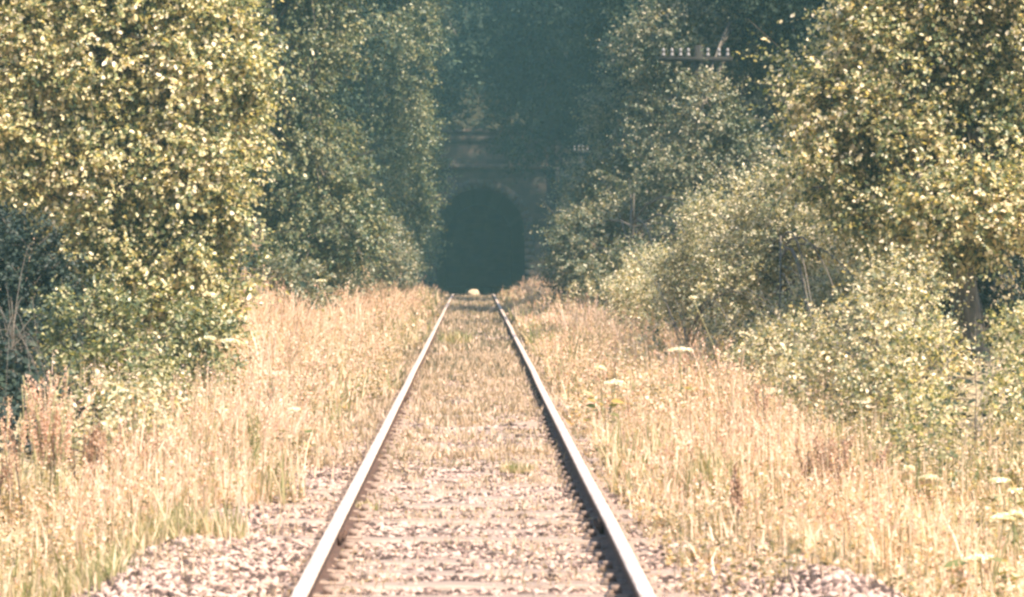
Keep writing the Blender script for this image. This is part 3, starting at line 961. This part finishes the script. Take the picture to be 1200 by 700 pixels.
tree('bramble_bush', 'thin pale bramble trailing through the dry grass in the right middle', 'bush',
     [L(880, 440, 35, .5, .4, .25), L(800, 390, 42, .5, .5, .25), L(960, 460, 32, .4, .4, .22), L(850, 370, 48, .7, .5, .35), L(760, 362, 55, .7, .5, .35), L(700, 352, 66, .7, .6, .35)], 'bramble', 60, leaf=.05, twig=.26, per=10, gap=.46, r0=.02, seed=22)
tree('shaded_thicket', 'thicket with shade-dark leaves under the left hazel crown, by the dead stalks', 'thicket',
     [L(10, 400, 42, .9, .6, 1.0), L(50, 440, 40, .6, .5, .6), L(20, 450, 38, .7, .4, .5), L(30, 330, 42, .5, .4, .7), L(45, 490, 33, .55, .4, .3), L(-20, 480, 33, .6, .4, .5), L(80, 520, 29, .3, .3, .14), L(10, 530, 29, .45, .3, .2), L(-60, 420, 42, 1.0, .6, 1.2), L(10, 500, 36, .8, .4, .4)], 'shade_dark', 110, leaf=.075, twig=.32, per=13, gap=.05, r0=.012, seed=23)
# right, middle
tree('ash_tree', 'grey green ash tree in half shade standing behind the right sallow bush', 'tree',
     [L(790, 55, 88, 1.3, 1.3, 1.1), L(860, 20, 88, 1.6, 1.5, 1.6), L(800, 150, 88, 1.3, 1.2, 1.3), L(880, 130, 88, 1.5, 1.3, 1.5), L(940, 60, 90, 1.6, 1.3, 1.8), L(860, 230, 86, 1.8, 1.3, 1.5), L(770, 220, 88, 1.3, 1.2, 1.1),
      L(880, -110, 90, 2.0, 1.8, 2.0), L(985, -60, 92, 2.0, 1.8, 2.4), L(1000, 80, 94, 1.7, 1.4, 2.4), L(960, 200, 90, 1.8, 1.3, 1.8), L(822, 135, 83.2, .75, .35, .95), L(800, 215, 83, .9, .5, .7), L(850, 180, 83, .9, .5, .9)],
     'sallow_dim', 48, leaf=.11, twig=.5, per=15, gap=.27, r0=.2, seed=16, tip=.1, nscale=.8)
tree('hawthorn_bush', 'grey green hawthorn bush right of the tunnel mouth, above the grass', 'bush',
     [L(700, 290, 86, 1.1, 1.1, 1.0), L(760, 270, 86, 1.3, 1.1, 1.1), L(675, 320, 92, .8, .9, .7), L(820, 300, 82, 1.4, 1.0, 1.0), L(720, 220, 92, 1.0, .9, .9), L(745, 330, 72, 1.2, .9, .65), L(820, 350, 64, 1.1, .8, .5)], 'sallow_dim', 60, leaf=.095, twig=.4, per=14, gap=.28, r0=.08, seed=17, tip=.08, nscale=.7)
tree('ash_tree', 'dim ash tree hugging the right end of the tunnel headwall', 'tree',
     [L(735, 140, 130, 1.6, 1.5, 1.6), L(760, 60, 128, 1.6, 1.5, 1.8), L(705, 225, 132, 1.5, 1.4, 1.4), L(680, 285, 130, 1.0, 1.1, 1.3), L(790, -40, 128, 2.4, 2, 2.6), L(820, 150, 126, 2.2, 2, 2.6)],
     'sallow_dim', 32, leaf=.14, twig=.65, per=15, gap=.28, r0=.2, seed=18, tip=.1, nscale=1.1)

# woodland on the hill over the tunnel
hill = [(-9.5, 186, 15), (-4.2, 190, 14), (0.8, 187, 13), (5.6, 189, 17), (10.5, 186, 18), (-7, 200, 15), (-1, 202, 16), (4, 203, 14), (9, 201, 15), (-13, 178, 16), (-3.8, 183, 9), (0.9, 182, 7), (14.5, 178, 15), (-1.8, 179.5, 8.5), (3.4, 180, 9)]
names = ['far left', 'second from the left', 'middle', 'right of the middle', 'far right']
lab = ['dark tree at the far left of the wood above the tunnel', 'dark tree over the left half of the tunnel wall', 'dark tree straight above the tunnel arch',
       'dark tree over the right end of the tunnel wall', 'dark tree at the far right of the wood above the tunnel', 'dark tree high on the hill, behind the left one',
       'dark tree high on the hill in the middle', 'dark tree high on the hill, right of the middle one', 'dark tree high on the hill at the right',
       'tall dark tree on the left cutting top beside the tunnel', 'low dark tree filling the gap above the left half of the parapet', 'low dark tree filling the gap above the middle of the parapet', 'tall dark tree on the right cutting top beside the tunnel', 'short dark tree rooted just above the tunnel parapet', 'short dark tree rooted above the stepped end of the tunnel wall']
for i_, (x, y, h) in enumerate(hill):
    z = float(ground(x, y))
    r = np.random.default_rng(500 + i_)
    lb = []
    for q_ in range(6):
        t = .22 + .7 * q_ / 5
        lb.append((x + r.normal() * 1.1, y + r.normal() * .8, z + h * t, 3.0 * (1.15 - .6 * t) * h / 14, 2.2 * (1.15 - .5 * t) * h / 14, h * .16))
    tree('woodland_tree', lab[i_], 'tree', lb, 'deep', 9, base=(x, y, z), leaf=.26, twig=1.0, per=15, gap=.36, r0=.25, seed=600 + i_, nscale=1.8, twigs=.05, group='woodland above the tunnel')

# canopy trees on both cutting tops (the tallest right ones are added to shade the far end)
can = [(-8.2, 66, 9), (-7.5, 104, 13), (-7.0, 142, 15), (8.5, 70, 14), (8.3, 108, 18), (7.6, 150, 23), (-5.6, 160, 14), (6.4, 163, 22), (9.5, 88, 16), (8.6, 128, 21), (12, 172, 23), (12.5, 140, 24), (15, 158, 25), (10.5, 56, 11), (17, 190, 20), (9.8, 181, 24), (-11, 85, 12), (7.9, 50, 17), (8.3, 60, 17)]
can = [(10.8 if c_[:2] == (8.5, 70) else c_[0],) + c_[1:] for c_ in can[:-2]]
clab = ['wood edge tree behind the alder at the left', 'tall wood edge tree on the left bank, beyond the alder', 'tall wood edge tree on the left bank near the tunnel',
        'wood edge tree on the right bank behind the rowan', 'tall wood edge tree on the right bank, behind the ash', 'tall wood edge tree on the right bank near the tunnel',
        'overhanging tree left of the tunnel headwall', 'overhanging tree right of the tunnel headwall',
        'wood edge tree high on the right bank, above the ash', 'tall wood tree deep in the shade of the right bank', 'very tall tree added for shade on the right cutting top next to the tunnel',
        'very tall tree added for shade on the right cutting top, before the tunnel', 'very tall tree added for shade far up the right cutting top', 'wood edge tree behind the rowan at the right',
        'tall tree on the hill right of the tunnel', 'very tall tree added for shade on the hill just behind the right end of the tunnel wall', 'wood edge tree behind the hazel at the left']
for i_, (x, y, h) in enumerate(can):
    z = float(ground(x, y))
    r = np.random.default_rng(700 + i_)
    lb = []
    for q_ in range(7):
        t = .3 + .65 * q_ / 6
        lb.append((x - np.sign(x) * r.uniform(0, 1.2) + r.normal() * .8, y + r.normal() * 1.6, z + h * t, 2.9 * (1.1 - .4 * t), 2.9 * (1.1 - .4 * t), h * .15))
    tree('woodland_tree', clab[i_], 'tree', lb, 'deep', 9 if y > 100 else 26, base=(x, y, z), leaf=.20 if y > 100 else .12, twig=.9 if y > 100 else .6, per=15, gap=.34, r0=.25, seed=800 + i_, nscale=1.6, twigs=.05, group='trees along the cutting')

# low ivy and undergrowth on the shaded banks and the hill
gs = Soup()
for q_, (n, xr, yr, sz) in enumerate([(26000, (-14, 14), (24, 70), .09), (30000, (-16, 16), (70, 174), .17), (34000, (-22, 22), (174.8, 225), .34)]):
    r = np.random.default_rng(900 + q_)
    x = r.uniform(*xr, n); y = r.uniform(*yr, n)
    a = np.abs(x)
    k = (a > (3.7 if q_ == 0 else 3.0)) | (q_ == 2)
    x, y = x[k], y[k]
    n_ = len(x)
    pos = np.c_[x, y, ground(x, y) + r.uniform(.0, 1, n_) ** 1.5 * sz * (4 + 5 * vnoise(x, y, 1.5))]
    ad = r.uniform(0, 6.28, n_)
    VV, Q = leaves(pos, np.c_[np.cos(ad), np.sin(ad), r.normal(size=n_) * .4], np.c_[r.normal(size=n_) * .4, -.3 + r.normal(size=n_) * .4, np.full(n_, .8)], sz * r.uniform(.5, 1.3, n_))
    gs.add(VV, Q)
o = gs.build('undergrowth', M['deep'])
props(o, 'dark ivy and low undergrowth covering the banks and the hill', 'undergrowth', kind='stuff')

# ------------------------------------------------------------------ umbellifers
def umbel_plant(tops, base_xy, label, cat='wildflower', lf=True, seed=0):
    """tops: list of (point, radius)"""
    bx, by = base_xy
    b = np.array([bx, by, float(ground(bx, by)) - .01])
    root = empty('hogweed', b, label, cat, 'white flowered umbellifers')
    s = Soup()
    r = np.random.default_rng(seed)
    for (p, rad) in tops:
        t = np.linspace(0, 1, 6)[:, None]
        pts = b + (p - b) * t + np.array([.02, .01, 0]) * np.sin(t * 3.14) * r.normal()
        s.tube(pts, np.linspace(.011, .004, 6) * (1.3 if rad > .08 else .8), 6)
        for k in range(7):
            a = k / 7 * 6.28
            e = p + np.array([math.cos(a) * rad * .7, math.sin(a) * rad * .7, rad * .35])
            s.tube([p - [0, 0, rad * .1], e], [.003, .0015], 4)
    s.build('stem', M['stem'], root, origin=b)
    for (p, rad) in tops:
        n = int(170 + 900 * rad)
        a = r.uniform(0, 6.28, n)
        q = rad * np.sqrt(r.random(n))
        pos = p + np.c_[np.cos(a) * q, np.sin(a) * q, rad * .42 - (q / rad) ** 2 * rad * .22 + r.normal(size=n) * .006]
        a2 = r.uniform(0, 6.28, n)
        VV, Q = leaves(pos, np.c_[np.cos(a2), np.sin(a2), r.normal(size=n) * .3], np.c_[r.normal(size=(n, 2)) * .35, np.ones(n)], r.uniform(.012, .022, n))
        build('umbel', VV - b, Q, mat=M['umbel'], parent=root)
    if lf:
        n = 26
        hgt = max(p[2] for p, _ in tops) - b[2]
        a = r.uniform(0, 6.28, n)
        pos = b + np.c_[np.cos(a) * .08, np.sin(a) * .08, r.uniform(.1, .6, n) * hgt]
        VV, Q = leaves(pos, np.c_[np.cos(a), np.sin(a), r.uniform(-.2, .5, n)], np.c_[r.normal(size=(n, 2)) * .3, np.ones(n)], r.uniform(.06, .14, n))
        build('leaves', VV - b, Q, mat=M['greengrass'], parent=root)


U = [([(797, 414, 15)], 34, 'hogweed with one broad white flower head in the dry grass right of the track'),
     ([(703, 433, 6), (721, 452, 13)], 31, 'hogweed with a small and a wide pale flower head close to the right rail'),
     ([(268, 403, 13), (246, 398, 7)], 34, 'hogweed with flat cream flower heads in front of the hazel tree'),
     ([(377, 331, 7)], 62, 'lone small white flower head before the shaded left bushes'),
     ([(968, 217, 16)], 43.5, 'tall hogweed whose white flower head stands before the rowan leaves'),
     ([(1066, 551, 6), (1088, 563, 10)], 23, 'low white flower heads at the lower right beside the brown dock'),
     ([(1173, 567, 12), (1190, 578, 8)], 22, 'white flower head near the lower right edge, below the green bush'),
     ([(1150, 659, 16), (1178, 611, 14), (1192, 606, 9)], 17, 'group of broad cream flower heads at the lower right corner'),
     ([(345, 482, 7)], 27, 'small pale flower head in the dry grass left of the left rail'),
     ([(868, 405, 5), (812, 350, 4)], 38, 'thin umbellifer with tiny white heads before the sallow bush')]
for i_, (tp, d, lb) in enumerate(U):
    pts = [(P(a, b, d), c / (F / d)) for a, b, c in tp]
    umbel_plant(pts, (pts[0][0][0] + .03, d + .05), lb, seed=i_)

# ------------------------------------------------------------------ docks and dead stalks
def stalk_plant(px, d, h, n, spread_, mat, label, name, cat, group, seed, heady=.35, lean=.12, leafsz=.017):
    x0 = (px - VX) / (F / d)
    b = np.array([x0, d, float(ground(x0, d)) - .01])
    root = empty(name, b, label, cat, group)
    r = np.random.default_rng(seed)
    s = Soup()
    hs = Soup()
    for i in range(n):
        f = b + np.array([r.normal() * spread_, r.normal() * spread_, 0])
        hh = h * r.uniform(.6, 1.08)
        tip = f + np.array([r.normal() * lean, r.normal() * lean, 1]) * hh
        t = np.linspace(0, 1, 6)[:, None]
        pts = f + (tip - f) * t + np.array([1, .3, 0]) * (t ** 2) * r.normal() * .05 * hh
        s.tube(pts, np.linspace(.008, .0035, 6), 4)
        m_ = int(120 * heady / .35)
        tt = r.uniform(1 - heady, 1, m_)
        pos = f + (tip - f) * tt[:, None] + r.normal(size=(m_, 3)) * .010
        VV, Q = leaves(pos, r.normal(size=(m_, 3)) * .6 + np.array([0, 0, 1.0]), r.normal(size=(m_, 3)), leafsz * r.uniform(.5, 1.2, m_))
        hs.add(VV, Q)
    s.build('stalks', M['stem'] if mat != 'dock' else M['bark'], root, origin=b)
    hs.build('seed_spikes', M[mat], root, origin=b)


G = 'dead stalks by the track'
stalk_plant(62, 23.6, .95, 22, .06, 'seed', 'bundle of tall pinkish brown dead stalks at the left edge, before the dark thicket', 'dead_stalks', 'dead plant', G, 1, .5)
stalk_plant(30, 24.6, .85, 14, .08, 'seed', 'leaning brown dead stalks at the left edge, left of the tall bundle', 'dead_stalks', 'dead plant', G, 2, .4, .35)
stalk_plant(8, 22.5, .58, 7, .07, 'dock', 'dark brown dead stalks at the very left edge', 'dead_stalks', 'dead plant', G, 3, .4, .2)
stalk_plant(112, 24, .55, 14, .10, 'dock', 'reddish brown dock stalks under the left bramble bush', 'dock_plant', 'dead plant', G, 4, .5, .2)
stalk_plant(170, 25.5, .5, 14, .13, 'dock', 'brown dock stalks in front of the left bramble leaves', 'dock_plant', 'dead plant', G, 5, .5, .25)
stalk_plant(975, 23.5, .50, 30, .14, 'dock', 'bushy rust brown dock in the dry grass at the right', 'dock_plant', 'dead plant', G, 6, .6, .25)
stalk_plant(895, 30, .62, 5, .05, 'dock', 'thin dark dock stalk among the grass right of the track', 'dock_plant', 'dead plant', G, 7, .5, .1)
stalk_plant(858, 29, .52, 4, .04, 'dock', 'short dark dock stalk left of the thin one at the right', 'dock_plant', 'dead plant', G, 8, .5, .1)
stalk_plant(302, 24.5, .5, 3, .02, 'greengrass', 'single slim green brown stalk in the dry grass left of the track', 'dock_plant', 'dead plant', G, 9, .7, .06)
stalk_plant(866, 19.8, .42, 3, .03, 'dock', 'thin dark stalk near the ballast heap at the right', 'dock_plant', 'dead plant', G, 10, .5, .08)

# ------------------------------------------------------------------ boulder
p0 = P(555, 343, 127.5)
r = np.random.default_rng(3)
import bmesh
bm = bmesh.new()
bmesh.ops.create_icosphere(bm, subdivisions=4, radius=1)
for v in bm.verts:
    nn = noise.noise(v.co * 1.6) * .16 + noise.noise(v.co * 4) * .05
    v.co = v.co * (1 + nn)
    v.co.x *= .235; v.co.y *= .19; v.co.z *= .185
me = bpy.data.meshes.new('boulder')
bm.to_mesh(me); bm.free()
for p in me.polygons: p.use_smooth = True
me.materials.append(M['boulder'])
o = bpy.data.objects.new('boulder', me)
COL.objects.link(o)
gz = float(ground(p0[0], p0[1]))
o.location = (p0[0], p0[1], gz + .16)
props(o, 'pale rounded boulder lying between the rails before the tunnel mouth', 'boulder')

# ------------------------------------------------------------------ telegraph poles
def pole(px, d, arm_py, xs_px, label):
    c = P(px, arm_py, d)
    b = np.array([c[0], c[1], float(ground(c[0], c[1])) - .2])
    root = empty('telegraph_pole', b, label, 'telegraph pole', 'telegraph poles right of the track')
    s = Soup(); s.tube([b, [c[0], c[1], c[2] + .35]], [.15, .11], 12); s.build('post', M['pole'], root, origin=b, smooth=True)
    xl = [P(q, arm_py, d)[0] for q in xs_px]
    s = Soup(); s.box([(min(xl) + max(xl)) / 2, c[1] - .16, c[2]], [max(xl) - min(xl) + .25, .09, .11]); s.build('crossarm', M['pole'], root, origin=b)
    rr = np.random.default_rng(int(px))
    for x in xl:
        z0 = c[2] + .06
        zz = np.array([0, .02, .06, .07, .12, .125, .17, .205, .215]) * 1.0
        rd = np.array([.02, .062, .058, .044, .044, .052, .048, .032, .01]) * .85
        s = Soup(); s.tube([[x, c[1] - .16, z0 + a] for a in zz], rd, 10); s.build('insulator', M['ceramic'], root, origin=b, smooth=True)


pole(819, 84.2, 70, [777, 787, 797, 806, 829, 842, 852], 'telegraph pole with seven white insulators on its crossarm, among the ash leaves')
pole(680, 160, 178, [673, 678, 683, 688], 'small distant telegraph pole with four white insulators right of the tunnel wall')

# ------------------------------------------------------------------ air
bm = bmesh.new()
bmesh.ops.create_cube(bm, size=1)
me = bpy.data.meshes.new('haze'); bm.to_mesh(me); bm.free()
hz = bpy.data.objects.new('haze', me); COL.objects.link(hz)
hz.scale = (320, 290, 75)
hz.location = (0, 120, 32)
m, nt, N, Lk = nmat('haze_air')
pv = N.new('ShaderNodeVolumePrincipled')
pv.inputs['Color'].default_value = (.42, .86, .90, 1)
pv.inputs['Density'].default_value = .0006
pv.inputs['Anisotropy'].default_value = 0.2
out = N.new('ShaderNodeOutputMaterial'); Lk.new(pv.outputs[0], out.inputs['Volume'])
me.materials.append(m)
props(hz, kind='stuff')
hz['label'] = 'thin blue green haze filling the cutting'
hz['category'] = 'haze'

# ------------------------------------------------------------------ light
SUN_AZ, SUN_EL = 138.0, 52.0
w = bpy.data.worlds.new('World')
scene.world = w
w.use_nodes = True
N = w.node_tree.nodes
bg = N['Background']
sk = N.new('ShaderNodeTexSky')
sk.sky_type = 'NISHITA'
sk.sun_disc = False
sk.sun_elevation = R(SUN_EL)
sk.sun_rotation = R(SUN_AZ)
w.node_tree.links.new(sk.outputs[0], bg.inputs[0])
bg.inputs[1].default_value = .12
sun = bpy.data.lights.new('sun', 'SUN')
sun.energy = 5.0
sun.angle = R(.5)
sun.color = (1.0, .86, .68)
so = bpy.data.objects.new('sun', sun)
COL.objects.link(so)
dv = Vector((math.sin(R(SUN_AZ)) * math.cos(R(SUN_EL)), math.cos(R(SUN_AZ)) * math.cos(R(SUN_EL)), math.sin(R(SUN_EL))))
so.rotation_euler = dv.to_track_quat('Z', 'Y').to_euler()
so.location = (0, 60, 60)

vs = scene.view_settings
vs.view_transform = 'Standard'
vs.look = 'None'
vs.exposure = 1.62
vs.gamma = 1
vs.use_curve_mapping = False
cy = scene.cycles
cy.use_denoising = True
cy.max_bounces = 8
cy.transparent_max_bounces = 8
cy.volume_bounces = 1
cy.filter_width = 2.7
cy.sample_clamp_indirect = 6
